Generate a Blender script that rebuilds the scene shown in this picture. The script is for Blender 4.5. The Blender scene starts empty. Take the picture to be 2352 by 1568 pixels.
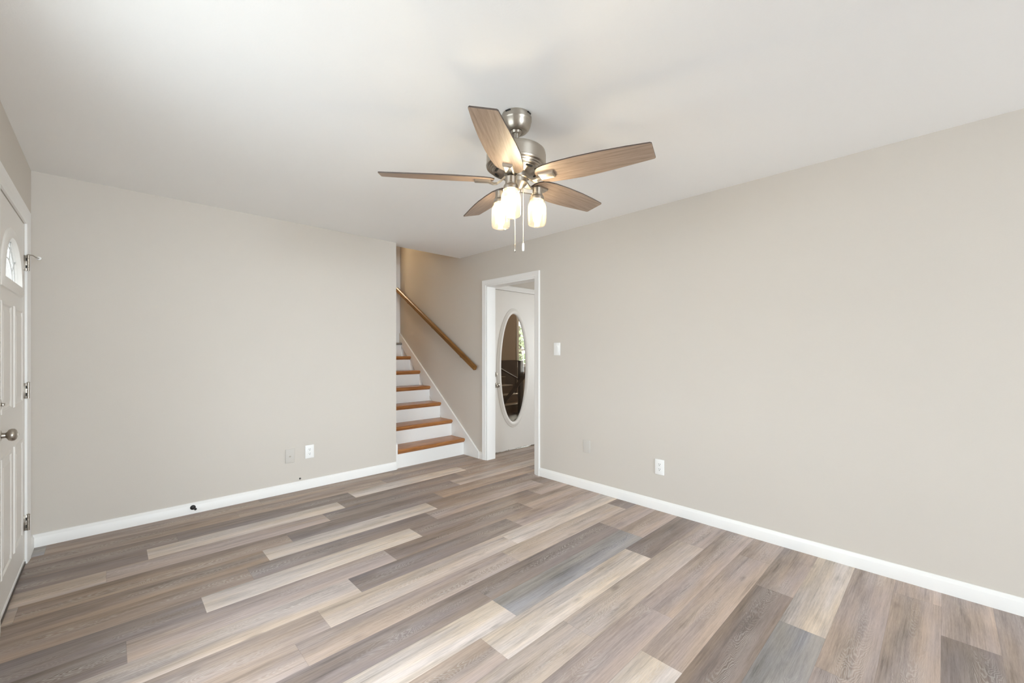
import bpy, bmesh, math, random
from mathutils import Vector, Matrix
random.seed(7)
S = bpy.context.scene
COL = S.collection
PI = math.pi

# ------------------------------------------------------------------ camera
F_PX, YAW, HORIZON, CAM_H = 957.2, 0.76710, 806.7, 1.2712
cam_d = bpy.data.cameras.new('camera')
cam_d.sensor_fit = 'HORIZONTAL'
cam_d.sensor_width = 36.0
cam_d.lens = F_PX / 2352 * 36.0
cam_d.shift_y = (HORIZON - 784.0) / 2352
cam_d.clip_start = 0.02
cam = bpy.data.objects.new('camera', cam_d)
COL.objects.link(cam)
cam.location = (0, 0, CAM_H)
cam.rotation_euler = (PI / 2, 0, -YAW)
S.camera = cam

# ------------------------------------------------------------------ view, world
S.view_settings.view_transform = 'Standard'
S.view_settings.look = 'None'
S.view_settings.gamma = 1.0
S.view_settings.use_curve_mapping = False
S.view_settings.exposure = 0.0
S.cycles.use_denoising = True
S.cycles.max_bounces = 12
S.cycles.diffuse_bounces = 8
S.cycles.transparent_max_bounces = 16
S.cycles.sample_clamp_indirect = 20.0

W = bpy.data.worlds.new('sky')
S.world = W
W.use_nodes = True
wb = W.node_tree.nodes['Background']
wb.inputs['Color'].default_value = (0.918, 0.98, 1.072, 1)
wb.inputs['Strength'].default_value = 13.1

# ------------------------------------------------------------------ room numbers (metres)
XL, XR, YB, YF, H = -0.369, 3.1654, 4.1007, -5.40, 2.44  # YF is set far back, out of view, to even the light
BWX = 2.219            # where the back wall stops and the stairs begin
BWT = 0.13             # back wall thickness
XH = 3.288             # hall side of the right wall
DY0, DY1, DZ = 2.927, 3.717, 2.043   # doorway in the right wall
YD = 3.87              # hall face of the wall that holds the oval-glass door
YT = 5.74              # wall at the top of the stairs
HT = 3.95              # ceiling over the stairs
RISE, RUN, NOS = 0.2, 0.256, 4.097


def area(name, loc, rot, sx, sy, power, col):
    l = bpy.data.lights.new(name, 'AREA')
    l.shape = 'RECTANGLE'
    l.size, l.size_y = sx, sy
    l.energy = power
    l.color = col
    o = bpy.data.objects.new(name, l)
    COL.objects.link(o)
    o.location = loc
    o.rotation_euler = rot
    return o

# daylight: the sky itself shines through the windows (portals only steer its sampling); area lamps added outside three windows brighten the rooms
def portal(name, loc, rot, sx, sy):
    o = area(name, loc, rot, sx, sy, 1.0, (1, 1, 1))
    o.data.cycles.is_portal = True
portal('portal_front_window', (XL - 0.145, 1.50, 1.29), (0, -PI / 2, 0), 1.60, 1.42)
portal('portal_added_rear_window', (1.25, YF - 0.145, 1.225), (PI / 2, 0, 0), 2.72, 2.07)
portal('portal_added_hall_window', (6.425, 2.1, 1.45), (0, PI / 2, 0), 1.32, 1.32)
portal('portal_den_window', (7.97, 7.525, 1.585), (-PI / 2, 0, 0), 1.28, 1.35)
area('added_fill_rear', (1.25, YF - 0.30, 1.25), (PI / 2, 0, 0), 2.7, 2.00, 200, (0.90, 0.98, 1.10))  # added lamp outside the rear window, brightens the main room
area('added_fill_hall', (6.3 + 0.24, 2.1, 1.45), (0, PI / 2, 0), 1.2, 1.3, 34, (1.0, 0.90, 0.82))  # added warm lamp, brightens the hall
area('added_fill_den', (8.0, 7.9, 1.5), (-PI / 2, 0, 0), 1.2, 1.2, 330, (1.0, 1.0, 0.95))  # added lamp, brightens the den behind the oval glass


# ------------------------------------------------------------------ materials
def mat(name, base=(0.8, 0.8, 0.8), rough=0.5, metal=0.0, spec=0.5, bump=None, vary=None):
    m = bpy.data.materials.new(name)
    m.use_nodes = True
    nt = m.node_tree
    b = nt.nodes['Principled BSDF']
    b.inputs['Base Color'].default_value = (*base, 1)
    b.inputs['Roughness'].default_value = rough
    b.inputs['Metallic'].default_value = metal
    b.inputs['Specular IOR Level'].default_value = spec
    tc = nt.nodes.new('ShaderNodeTexCoord')
    if vary:                       # (scale, amount): faint tonal variation of the surface
        n = nt.nodes.new('ShaderNodeTexNoise')
        n.inputs['Scale'].default_value = vary[0]
        n.inputs['Detail'].default_value = 4
        nt.links.new(tc.outputs['Object'], n.inputs['Vector'])
        mx = nt.nodes.new('ShaderNodeMix')
        mx.data_type = 'RGBA'
        k = vary[1]
        mx.inputs['A'].default_value = (*[c * (1 - k) for c in base], 1)
        mx.inputs['B'].default_value = (*[min(1, c * (1 + k)) for c in base], 1)
        nt.links.new(n.outputs['Fac'], mx.inputs['Factor'])
        nt.links.new(mx.outputs['Result'], b.inputs['Base Color'])
    if bump:                       # (scale, strength)
        n2 = nt.nodes.new('ShaderNodeTexNoise')
        n2.inputs['Scale'].default_value = bump[0]
        n2.inputs['Detail'].default_value = 3
        nt.links.new(tc.outputs['Object'], n2.inputs['Vector'])
        bp = nt.nodes.new('ShaderNodeBump')
        bp.inputs['Strength'].default_value = bump[1]
        bp.inputs['Distance'].default_value = 0.002
        nt.links.new(n2.outputs['Fac'], bp.inputs['Height'])
        nt.links.new(bp.outputs['Normal'], b.inputs['Normal'])
    return m


def wood(name, dark, light, rough, axis='X', stretch=(3, 60, 60), fine=0.5):
    m = bpy.data.materials.new(name)
    m.use_nodes = True
    nt = m.node_tree
    b = nt.nodes['Principled BSDF']
    b.inputs['Roughness'].default_value = rough
    tc = nt.nodes.new('ShaderNodeTexCoord')
    mp = nt.nodes.new('ShaderNodeMapping')
    mp.inputs['Scale'].default_value = stretch
    nt.links.new(tc.outputs['Object'], mp.inputs['Vector'])
    n1 = nt.nodes.new('ShaderNodeTexNoise')
    n1.inputs['Scale'].default_value = 1.0
    n1.inputs['Detail'].default_value = 6
    n1.inputs['Roughness'].default_value = 0.62
    n1.inputs['Distortion'].default_value = 0.6
    nt.links.new(mp.outputs['Vector'], n1.inputs['Vector'])
    n2 = nt.nodes.new('ShaderNodeTexNoise')
    n2.inputs['Scale'].default_value = 4.0
    n2.inputs['Detail'].default_value = 3
    nt.links.new(mp.outputs['Vector'], n2.inputs['Vector'])
    ad = nt.nodes.new('ShaderNodeMath')
    ad.operation = 'MULTIPLY_ADD'
    nt.links.new(n2.outputs['Fac'], ad.inputs[0])
    ad.inputs[1].default_value = fine
    nt.links.new(n1.outputs['Fac'], ad.inputs[2])
    r = nt.nodes.new('ShaderNodeValToRGB')
    r.color_ramp.elements[0].position = 0.45
    r.color_ramp.elements[0].color = (*dark, 1)
    r.color_ramp.elements[1].position = 1.0
    r.color_ramp.elements[1].color = (*light, 1)
    nt.links.new(ad.outputs[0], r.inputs['Fac'])
    nt.links.new(r.outputs['Color'], b.inputs['Base Color'])
    return m


def glass(name, tint=(1, 1, 1), gloss=0.06, milk=0.0, milk_col=(1, 1, 1), fres=0.04):
    """thin pane: clear transmission with a fresnel reflection, optionally frosted"""
    m = bpy.data.materials.new(name)
    m.use_nodes = True
    nt = m.node_tree
    for n in list(nt.nodes):
        nt.nodes.remove(n)
    out = nt.nodes.new('ShaderNodeOutputMaterial')
    tr = nt.nodes.new('ShaderNodeBsdfTransparent')
    tr.inputs['Color'].default_value = (*tint, 1)
    gl = nt.nodes.new('ShaderNodeBsdfGlossy')
    gl.inputs['Roughness'].default_value = gloss
    lw = nt.nodes.new('ShaderNodeLayerWeight')          # Schlick reflectance, the same from both sides of the thin pane
    pw = nt.nodes.new('ShaderNodeMath'); pw.operation = 'POWER'
    nt.links.new(lw.outputs['Facing'], pw.inputs[0]); pw.inputs[1].default_value = 5.0
    fr = nt.nodes.new('ShaderNodeMath'); fr.operation = 'MULTIPLY_ADD'
    nt.links.new(pw.outputs[0], fr.inputs[0]); fr.inputs[1].default_value = 0.9; fr.inputs[2].default_value = fres
    mx = nt.nodes.new('ShaderNodeMixShader')
    nt.links.new(fr.outputs[0], mx.inputs[0])
    nt.links.new(tr.outputs[0], mx.inputs[1])
    nt.links.new(gl.outputs[0], mx.inputs[2])
    last = mx
    if milk > 0:
        tl = nt.nodes.new('ShaderNodeBsdfTranslucent')
        tl.inputs['Color'].default_value = (*milk_col, 1)
        m2 = nt.nodes.new('ShaderNodeMixShader')
        m2.inputs[0].default_value = milk
        nt.links.new(mx.outputs[0], m2.inputs[1])
        nt.links.new(tl.outputs[0], m2.inputs[2])
        last = m2
    nt.links.new(last.outputs[0], out.inputs['Surface'])
    return m


def emit(name, col, strength):
    m = bpy.data.materials.new(name)
    m.use_nodes = True
    nt = m.node_tree
    b = nt.nodes['Principled BSDF']
    b.inputs['Base Color'].default_value = (*col, 1)
    b.inputs['Emission Color'].default_value = (*col, 1)
    b.inputs['Emission Strength'].default_value = strength
    return m


M_WALL = mat('wall_paint', (0.60, 0.561, 0.511), 0.75, spec=0.25, bump=(220, 0.12), vary=(1.2, 0.015))
M_CEIL = mat('ceiling_paint', (0.89, 0.89, 0.885), 0.85, spec=0.2, bump=(140, 0.15), vary=(0.9, 0.012))
M_TRIM = mat('white_trim_paint', (0.82, 0.815, 0.80), 0.38, spec=0.45, bump=(60, 0.04))
M_DOOR = mat('white_door_paint', (0.79, 0.77, 0.74), 0.42, spec=0.45, bump=(90, 0.05))
M_PLATE = mat('white_plastic', (0.84, 0.84, 0.83), 0.35)
M_PLATEW = mat('painted_over_plate', (0.575, 0.545, 0.505), 0.6)
M_DARK = mat('dark_slot', (0.02, 0.02, 0.02), 0.6)
M_RUBBER = mat('black_rubber', (0.012, 0.012, 0.013), 0.45)
M_NICKEL = mat('brushed_nickel', (0.46, 0.42, 0.365), 0.28, 1.0, bump=(300, 0.05))
_nt = M_NICKEL.node_tree                      # brushed round the axis of each turned part
_tg = _nt.nodes.new('ShaderNodeTangent'); _tg.direction_type = 'RADIAL'; _tg.axis = 'Z'
_pb = _nt.nodes['Principled BSDF']
_nt.links.new(_tg.outputs[0], _pb.inputs['Tangent'])
_pb.inputs['Anisotropic'].default_value = 0.72
_pb.inputs['Anisotropic Rotation'].default_value = 0.25
_pb.inputs['Roughness'].default_value = 0.34
M_NICKELD = mat('aged_nickel', (0.42, 0.38, 0.33), 0.32, 1.0)
M_CHAIN = mat('bead_chain_nickel', (0.72, 0.67, 0.58), 0.3, 1.0)
M_OAK = wood('oak_tread', (0.20, 0.068, 0.016), (0.50, 0.215, 0.066), 0.26, stretch=(2.5, 45, 45))
M_RAIL = wood('oak_rail', (0.10, 0.040, 0.008), (0.27, 0.125, 0.030), 0.35, stretch=(45, 2.5, 45))
M_BLADE = wood('greyed_oak_blade', (0.195, 0.135, 0.098), (0.40, 0.30, 0.23), 0.42, stretch=(5, 110, 40))
M_BLADEE = mat('blade_edge', (0.075, 0.055, 0.045), 0.5)
M_DOWN = mat('stair_den_dark_wood', (0.055, 0.033, 0.022), 0.4)
M_DEN = mat('den_wall_paint', (0.44, 0.355, 0.29), 0.7)
M_GREYWOOD = wood('grey_threshold', (0.12, 0.105, 0.09), (0.34, 0.31, 0.28), 0.5, stretch=(4, 60, 60))
M_GLASS = glass('clear_pane', (0.92, 0.94, 0.93))
M_FROST = glass('textured_pane', (0.52, 0.515, 0.49), 0.12, 0.40, (0.34, 0.335, 0.32))  # grey tint dims the sky behind, in place of porch shade
M_JAR = glass('seeded_jar_glass', (1.0, 0.985, 0.95), 0.08, 0.05, (1.0, 0.88, 0.70))
M_BULB = emit('bulb_glow', (1.0, 0.84, 0.58), 105.0)
M_LEAF = mat('leaf', (0.28, 0.36, 0.20), 0.6, vary=(9, 0.5))
M_BARK = mat('bark', (0.12, 0.09, 0.07), 0.8, bump=(30, 0.5))
M_BOUNCE_GROUND = mat('ground_bounce_tone', (0.46, 0.455, 0.44), 0.9, vary=(3, 0.3))  # outdoor ground out of view, its tone set to bounce light onto the ceiling


# ------------------------------------------------------------------ mesh helpers
def obj(name, bm, mats, parent=None, smooth=None):
    me = bpy.data.meshes.new(name)
    bmesh.ops.recalc_face_normals(bm, faces=bm.faces[:])
    bm.to_mesh(me)
    bm.free()
    for m in (mats if isinstance(mats, (list, tuple)) else [mats]):
        me.materials.append(m)
    o = bpy.data.objects.new(name, me)
    COL.objects.link(o)
    if parent is not None:
        o.parent = parent
    if smooth is not None:
        for p in me.polygons:
            p.use_smooth = True
        try:
            me.set_sharp_from_angle(angle=math.radians(smooth))
        except Exception:
            pass
    return o


def tag(o, label=None, cat=None, group=None, kind=None):
    if label: o['label'] = label
    if cat: o['category'] = cat
    if group: o['group'] = group
    if kind: o['kind'] = kind
    return o


def struct(o, label=None, cat=None):
    return tag(o, label, cat, kind='structure')


def thing(name, label, cat, loc=(0, 0, 0), rotz=0.0, group=None):
    o = bpy.data.objects.new(name, None)
    COL.objects.link(o)
    o.empty_display_size = 0.05
    o.location = loc
    o.rotation_euler = (0, 0, rotz)
    return tag(o, label, cat, group)


def new():
    return bmesh.new()


def add_box(bm, x0, x1, y0, y1, z0, z1, bev=0.0, seg=2, mi=0):
    c = [(x0 + x1) / 2, (y0 + y1) / 2, (z0 + z1) / 2]
    r = bmesh.ops.create_cube(bm, size=1.0)
    vs = r['verts']
    for v in vs:
        v.co = Vector((c[0] + v.co.x * (x1 - x0), c[1] + v.co.y * (y1 - y0), c[2] + v.co.z * (z1 - z0)))
    fs = set(f for v in vs for f in v.link_faces)
    for f in fs: f.material_index = mi
    if bev > 0:
        es = list(set(e for v in vs for e in v.link_edges))
        r2 = bmesh.ops.bevel(bm, geom=es, offset=bev, segments=seg, profile=0.5, affect='EDGES')
        for f in r2['faces']: f.material_index = mi
    return bm


def box(name, x0, x1, y0, y1, z0, z1, m, parent=None, bev=0.0):
    return obj(name, add_box(new(), x0, x1, y0, y1, z0, z1, bev), m, parent, 35 if bev else None)


def add_prism(bm, pts, to3, d0, d1, mi=0):
    """closed outline pts (2-D) extruded between depths d0 and d1; to3(p, d) -> 3-D"""
    a = [bm.verts.new(to3(p, d0)) for p in pts]
    b = [bm.verts.new(to3(p, d1)) for p in pts]
    n = len(pts)
    fs = [bm.faces.new(a), bm.faces.new(list(reversed(b)))]
    for i in range(n):
        fs.append(bm.faces.new((a[i], a[(i + 1) % n], b[(i + 1) % n], b[i])))
    for f in fs: f.material_index = mi
    return bm


def add_lathe(bm, prof, seg=48, c=(0, 0, 0), mi=0, axis='Z'):
    """profile [(r, z)] turned about the axis through c; r = 0 closes the end"""
    rings = []
    def place(r, z, a):
        x, y = r * math.cos(a), r * math.sin(a)
        if axis == 'Z': p = (x, y, z)
        elif axis == 'X': p = (z, x, y)
        else: p = (x, z, y)
        return Vector(p) + Vector(c)
    for r, z in prof:
        if r < 1e-6:
            rings.append([bm.verts.new(place(0, z, 0))])
        else:
            rings.append([bm.verts.new(place(r, z, 2 * PI * i / seg)) for i in range(seg)])
    for A, B in zip(rings, rings[1:]):
        for i in range(seg):
            j = (i + 1) % seg
            if len(A) == 1 and len(B) == 1: continue
            if len(A) == 1: f = bm.faces.new((A[0], B[i], B[j]))
            elif len(B) == 1: f = bm.faces.new((A[i], A[j], B[0]))
            else: f = bm.faces.new((A[i], A[j], B[j], B[i]))
            f.material_index = mi
    return bm


def add_tube(bm, pts, r, seg=10, mi=0):
    pts = [Vector(p) for p in pts]
    rings = []
    for i, p in enumerate(pts):
        t = (pts[min(i + 1, len(pts) - 1)] - pts[max(i - 1, 0)]).normalized()
        ref = Vector((0, 0, 1)) if abs(t.z) < 0.9 else Vector((1, 0, 0))
        u = t.cross(ref).normalized(); v = t.cross(u).normalized()
        rr = r[i] if isinstance(r, (list, tuple)) else r
        rings.append([bm.verts.new(p + (u * math.cos(2 * PI * k / seg) + v * math.sin(2 * PI * k / seg)) * rr) for k in range(seg)])
    for A, B in zip(rings, rings[1:]):
        for i in range(seg):
            f = bm.faces.new((A[i], A[(i + 1) % seg], B[(i + 1) % seg], B[i])); f.material_index = mi
    bm.faces.new(rings[0]).material_index = mi
    bm.faces.new(list(reversed(rings[-1]))).material_index = mi
    return bm


def add_strap(bm, pts, w, t, side):
    """flat bar of width w and thickness t along pts; side = width direction"""
    pts = [Vector(p) for p in pts]; side = Vector(side).normalized()
    rings = []
    for i, p in enumerate(pts):
        d = (pts[min(i + 1, len(pts) - 1)] - pts[max(i - 1, 0)]).normalized()
        n = side.cross(d).normalized()
        ww = w[i] if isinstance(w, (list, tuple)) else w
        rings.append([bm.verts.new(p + side * (ww / 2) * a + n * (t / 2) * b) for a, b in ((-1, -1), (1, -1), (1, 1), (-1, 1))])
    for A, B in zip(rings, rings[1:]):
        for i in range(4):
            bm.faces.new((A[i], A[(i + 1) % 4], B[(i + 1) % 4], B[i]))
    bm.faces.new(rings[0]); bm.faces.new(list(reversed(rings[-1])))
    return bm


# ------------------------------------------------------------------ floor: long vinyl planks
ROW, ROW0, PL = 0.1771, 0.364, 1.2085      # row width, front edge of row 0, plank length
SEAM = {-3: 2.68, -2: 2.98, -1: 2.05, 0: 2.278, 1: 2.535, 2: 1.627, 3: 1.927, 4: 2.75, 5: 1.182, 6: 1.407, 7: 0.2, 8: 0.578,
        9: 0.731, 10: 0.957, 11: 0.05, 12: 0.338, 13: 0.577, 14: 0.698, 15: 0.88, 16: -0.016, 17: 0.168, 18: 0.33, 19: 0.715, 20: 0.91}
TONE = {'L': (0.550, 0.480, 0.418), 'l': (0.450, 0.380, 0.328), 'T': (0.390, 0.318, 0.278), 't': (0.308, 0.235, 0.186),
        'D': (0.238, 0.196, 0.180), 'd': (0.252, 0.198, 0.168), 'B': (0.300, 0.286, 0.282)}
# tone of the planks of a row: the letter before the seam, then the planks after it
TONES = {-3: 'DTTT', -2: 'TTTT', -1: 'TTlT', 0: 'BLTT', 1: 'dTTT', 2: 'LTTT', 3: 'TTTT', 4: 'lTDT', 5: 'TLDT', 6: 'LBTT', 7: 'TDDT',
         8: 'TTlD', 9: 'TlLd', 10: 'lDTT', 11: 'DTdT', 12: 'DLdT', 13: 'tDTd', 14: 'tLdT', 15: 'tDtd', 16: 'lTDl', 17: 'DLdt',
         18: 'dDLt', 19: 'ttdt', 20: 'tttd', 21: 'tdtt'}


def make_floor():
    bm = new()
    uv = bm.loops.layers.uv.new('plank_uv')
    ca = bm.loops.layers.float_color.new('plank_tone')
    rnd = random.Random(3)
    def quad(x0, x1, y0, y1, u0, v0, v1, tone, seed):
        vs = [bm.verts.new((x, y, 0)) for x, y in ((x0, y0), (x1, y0), (x1, y1), (x0, y1))]
        f = bm.faces.new(vs)
        for lp, (u, v) in zip(f.loops, ((x0 - u0, v0), (x1 - u0, v0), (x1 - u0, v1), (x0 - u0, v1))):
            lp[uv].uv = (u, v)
            lp[ca] = (*tone, seed)
    for n in range(-34, 22):
        y0, y1 = ROW0 + n * ROW, ROW0 + (n + 1) * ROW
        s = SEAM.get(n, rnd.uniform(0, PL))
        tones = TONES.get(n)
        for k in range(-4, 6):
            a, b = s + k * PL, s + (k + 1) * PL
            a, b = max(a, XL - 0.05), min(b, 6.6)
            u0 = s + k * PL
            if b <= a: continue
            if tones and -1 <= k <= 2: t = tones[k + 1]
            else: t = rnd.choice('LlTTTtDdDB')
            j = rnd.uniform(0.95, 1.05)
            tone = tuple(c * j for c in TONE[t])
            seed = rnd.random()
            pieces = []
            ya, yb = max(y0, YF - 0.05), y1
            if yb <= ya: continue
            if a < XR:
                pieces.append((a, min(b, XR), ya, min(yb, YB + 0.1)))
            if b > XR:        # through the doorway and into the hall
                pieces.append((max(a, XR), b, max(ya, 0.5), min(yb, YD + 0.03)))
            for (p, q, ra, rb) in pieces:
                if rb > ra and q > p:
                    quad(p, q, ra, rb, u0, (ra - y0) / ROW, (rb - y0) / ROW, tone, seed)
    m = bpy.data.materials.new('vinyl_planks')
    m.use_nodes = True
    nt = m.node_tree
    N, L = nt.nodes.new, nt.links.new
    b = nt.nodes['Principled BSDF']
    at = N('ShaderNodeAttribute'); at.attribute_name = 'plank_tone'
    uvn = N('ShaderNodeUVMap'); uvn.uv_map = 'plank_uv'
    sep = N('ShaderNodeSeparateXYZ'); L(uvn.outputs[0], sep.inputs[0])

    def math_(op, a, b_=None, c_=None):
        n = N('ShaderNodeMath'); n.operation = op
        for i, v in enumerate((a, b_, c_)):
            if v is None: continue
            if isinstance(v, (int, float)): n.inputs[i].default_value = v
            else: L(v, n.inputs[i])
        return n.outputs[0]
    U, V, seed = sep.outputs[0], sep.outputs[1], at.outputs['Alpha']
    off = math_('MULTIPLY', seed, 97.0)

    def noise(su, sv, detail, rough=0.55, dist=0.0, add=0.0):
        cx = N('ShaderNodeCombineXYZ')
        L(math_('ADD', math_('MULTIPLY', U, su), add), cx.inputs[0])
        L(math_('MULTIPLY', V, sv), cx.inputs[1])
        L(off, cx.inputs[2])
        t = N('ShaderNodeTexNoise')
        t.inputs['Scale'].default_value = 1.0
        t.inputs['Detail'].default_value = detail
        t.inputs['Roughness'].default_value = rough
        t.inputs['Distortion'].default_value = dist
        L(cx.outputs[0], t.inputs['Vector'])
        return t.outputs['Fac']

    def remap(x, a0, a1, b0, b1, clamp=True):
        n = N('ShaderNodeMapRange'); n.clamp = clamp
        L(x, n.inputs['Value'])
        for i, v in zip(('From Min', 'From Max', 'To Min', 'To Max'), (a0, a1, b0, b1)): n.inputs[i].default_value = v
        return n.outputs['Result']
    band = noise(0.9, 2.6, 2)                      # broad light and dark stripes along the board
    streak = noise(5.0, 26.0, 5, 0.6)              # grain streaks
    fine = noise(26.0, 150.0, 2, 0.6)              # pores
    blotch = noise(3.0, 3.2, 3, add=31.0)          # smoky blotches
    # cathedral grain: nested arches along the middle of the board, limed pale
    wig = noise(3.2, 2.4, 3, 0.55, 0.6, add=11.0)
    vc = math_('ADD', math_('SUBTRACT', V, 0.5), remap(noise(0.7, 0.0, 1, add=5.0), 0.3, 0.7, -0.22, 0.22))
    fld = math_('ADD', math_('MULTIPLY', U, 95.0), math_('MULTIPLY', math_('MULTIPLY', vc, vc), -330.0))
    fld = math_('ADD', fld, math_('MULTIPLY', wig, 52.0))
    line = math_('POWER', math_('ABSOLUTE', math_('SINE', fld)), 4.0)
    mask = remap(noise(1.6, 1.1, 2, add=57.0), 0.42, 0.60, 0.0, 1.0)
    core = remap(math_('ABSOLUTE', vc), 0.16, 0.40, 1.0, 0.12)
    mask2 = math_('MULTIPLY', math_('MULTIPLY', mask, core), remap(fine, 0.3, 0.55, 0.35, 1.0))
    # knots
    cxv = N('ShaderNodeCombineXYZ')
    L(math_('MULTIPLY', U, 2.6), cxv.inputs[0]); L(math_('MULTIPLY', V, 1.3), cxv.inputs[1]); L(off, cxv.inputs[2])
    vo = N('ShaderNodeTexVoronoi'); vo.inputs['Scale'].default_value = 1.0
    L(cxv.outputs[0], vo.inputs['Vector'])
    knot = remap(vo.outputs['Distance'], 0.02, 0.13, 1.0, 0.0)

    side = remap(math_('ADD', V, remap(noise(0.8, 0.5, 2, add=71.0), 0.3, 0.7, -0.25, 0.25)), 0.12, 0.62, 0.17, -0.10)   # one side of each board is paler
    val = math_('ADD', remap(band, 0.3, 0.7, -0.15, 0.15), remap(streak, 0.3, 0.7, -0.15, 0.15))
    val = math_('ADD', val, side)
    val = math_('ADD', val, remap(fine, 0.3, 0.7, -0.12, 0.12))
    val = math_('ADD', val, remap(blotch, 0.28, 0.50, -0.24, 0.0))
    val = math_('ADD', val, remap(noise(1.5, 6.5, 3, add=41.0), 0.55, 0.72, 0.0, -0.24))
    val = math_('SUBTRACT', val, math_('MULTIPLY', knot, 0.34))
    gain = math_('ADD', val, 1.05)
    # hue drifts between tan and mauve-grey along the board
    hue = N('ShaderNodeMix'); hue.data_type = 'RGBA'
    L(remap(noise(1.3, 1.6, 2, add=83.0), 0.38, 0.62, 0, 1), hue.inputs['Factor'])
    hue.inputs['A'].default_value = (1.045, 1.0, 0.935, 1)
    hue.inputs['B'].default_value = (0.985, 1.0, 1.07, 1)
    mul = N('ShaderNodeMix'); mul.data_type = 'RGBA'; mul.blend_type = 'MULTIPLY'; mul.inputs['Factor'].default_value = 1
    L(at.outputs['Color'], mul.inputs['A']); L(hue.outputs['Result'], mul.inputs['B'])
    vm = N('ShaderNodeVectorMath'); vm.operation = 'SCALE'
    L(mul.outputs['Result'], vm.inputs[0]); L(gain, vm.inputs['Scale'])
    lime = N('ShaderNodeMix'); lime.data_type = 'RGBA'
    L(math_('MULTIPLY', math_('MULTIPLY', line, mask2), 0.46), lime.inputs['Factor'])
    L(vm.outputs[0], lime.inputs['A'])
    lime.inputs['B'].default_value = (0.66, 0.62, 0.585, 1)
    # pressed seams between boards
    edge = math_('MINIMUM', V, math_('SUBTRACT', 1.0, V))
    endd = math_('MINIMUM', U, math_('SUBTRACT', PL, U))
    seam = math_('MAXIMUM', remap(edge, 0.0, 0.009, 1, 0), remap(endd, 0.0, 0.0016, 1, 0))
    dk = N('ShaderNodeMix'); dk.data_type = 'RGBA'; dk.blend_type = 'MULTIPLY'
    L(math_('MULTIPLY', seam, 0.30), dk.inputs['Factor'])
    L(lime.outputs['Result'], dk.inputs['A']); dk.inputs['B'].default_value = (0.3, 0.28, 0.26, 1)
    L(dk.outputs['Result'], b.inputs['Base Color'])
    L(remap(streak, 0.3, 0.7, 0.50, 0.38), b.inputs['Roughness'])
    b.inputs['Specular IOR Level'].default_value = 0.42
    bp = N('ShaderNodeBump'); bp.inputs['Strength'].default_value = 0.12; bp.inputs['Distance'].default_value = 0.002
    L(math_('SUBTRACT', streak, math_('MULTIPLY', seam, 0.8)), bp.inputs['Height'])
    L(bp.outputs['Normal'], b.inputs['Normal'])
    bmf = bm
    me = bpy.data.meshes.new('floor')
    bmf.to_mesh(me); bmf.free()
    me.materials.append(m)
    o = bpy.data.objects.new('floor', me)
    COL.objects.link(o)
    return struct(o)


make_floor()


# ------------------------------------------------------------------ walls and ceilings
def wall_x(name, x0, x1, y0, y1, z0, z1, holes, m):
    """wall slab whose faces look along X, with rectangular holes (ya, yb, za, zb)"""
    bm = new()
    ys = sorted(set([y0, y1] + [h[0] for h in holes] + [h[1] for h in holes]))
    for ya, yb in zip(ys, ys[1:]):
        zs = sorted([(h[2], h[3]) for h in holes if h[0] <= ya and h[1] >= yb])
        z = z0
        for a, b in zs:
            if a > z: add_box(bm, x0, x1, ya, yb, z, a)
            z = b
        if z < z1: add_box(bm, x0, x1, ya, yb, z, z1)
    bmesh.ops.remove_doubles(bm, verts=bm.verts[:], dist=1e-5)
    return struct(obj(name, bm, m))


def wall_y(name, y0, y1, x0, x1, z0, z1, holes, m):
    bm = new()
    xs = sorted(set([x0, x1] + [h[0] for h in holes] + [h[1] for h in holes]))
    for xa, xb in zip(xs, xs[1:]):
        zs = sorted([(h[2], h[3]) for h in holes if h[0] <= xa and h[1] >= xb])
        z = z0
        for a, b in zs:
            if a > z: add_box(bm, xa, xb, y0, y1, z, a)
            z = b
        if z < z1: add_box(bm, xa, xb, y0, y1, z, z1)
    bmesh.ops.remove_doubles(bm, verts=bm.verts[:], dist=1e-5)
    return struct(obj(name, bm, m))


W1 = (0.80, 2.20, 0.50, 2.08)          # front picture window: y, z
W2 = (-0.10, 2.60, 0.20, 2.25)          # rear window added out of view for even light: x, z
FD = (2.965, 3.82, 0.0, 2.035)         # front door: y, z
wall_x('wall_left', XL - 0.14, XL, YF - 0.14, YB + BWT, 0, H + 0.1, [W1, FD], M_WALL)
wall_y('wall_front', YF - 0.14, YF, XL, XR, 0, H + 0.1, [W2], M_WALL)
wall_y('wall_back', YB, YB + BWT, XL, BWX, 0, H + 0.1, [], M_WALL)
wall_x('wall_right', XR, XH, YF - 0.14, YT + 1.6, 0, HT + 0.1, [(DY0, DY1, 0, DZ)], M_WALL)
wall_x('wall_stair', BWX - 0.1, BWX, YB + BWT, YT + 1.6, 0, HT + 0.1, [], M_WALL)
wall_y('wall_landing', YT, YT + 0.12, BWX, XR, 1.40, HT + 0.1, [(2.36, 3.085, 1.40, 3.43)], M_WALL)
wall_y('wall_upstairs', YT + 1.4, YT + 1.5, BWX, XR, 1.3, HT + 0.1, [], mat('upstairs_cream_paint', (0.70, 0.60, 0.44), 0.7))
struct(box('ceiling', XL, XR, YF, YB + BWT, H, H + 0.12, M_CEIL))
struct(box('ceiling_stair', BWX - 0.1, XR, YB + BWT - 0.02, YT + 1.5, HT, HT + 0.1, M_CEIL))
wall_y('wall_stair_header', YB + BWT - 0.11, YB + BWT - 0.001, BWX, XR, H + 0.12, HT + 0.1, [], M_WALL)
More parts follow.
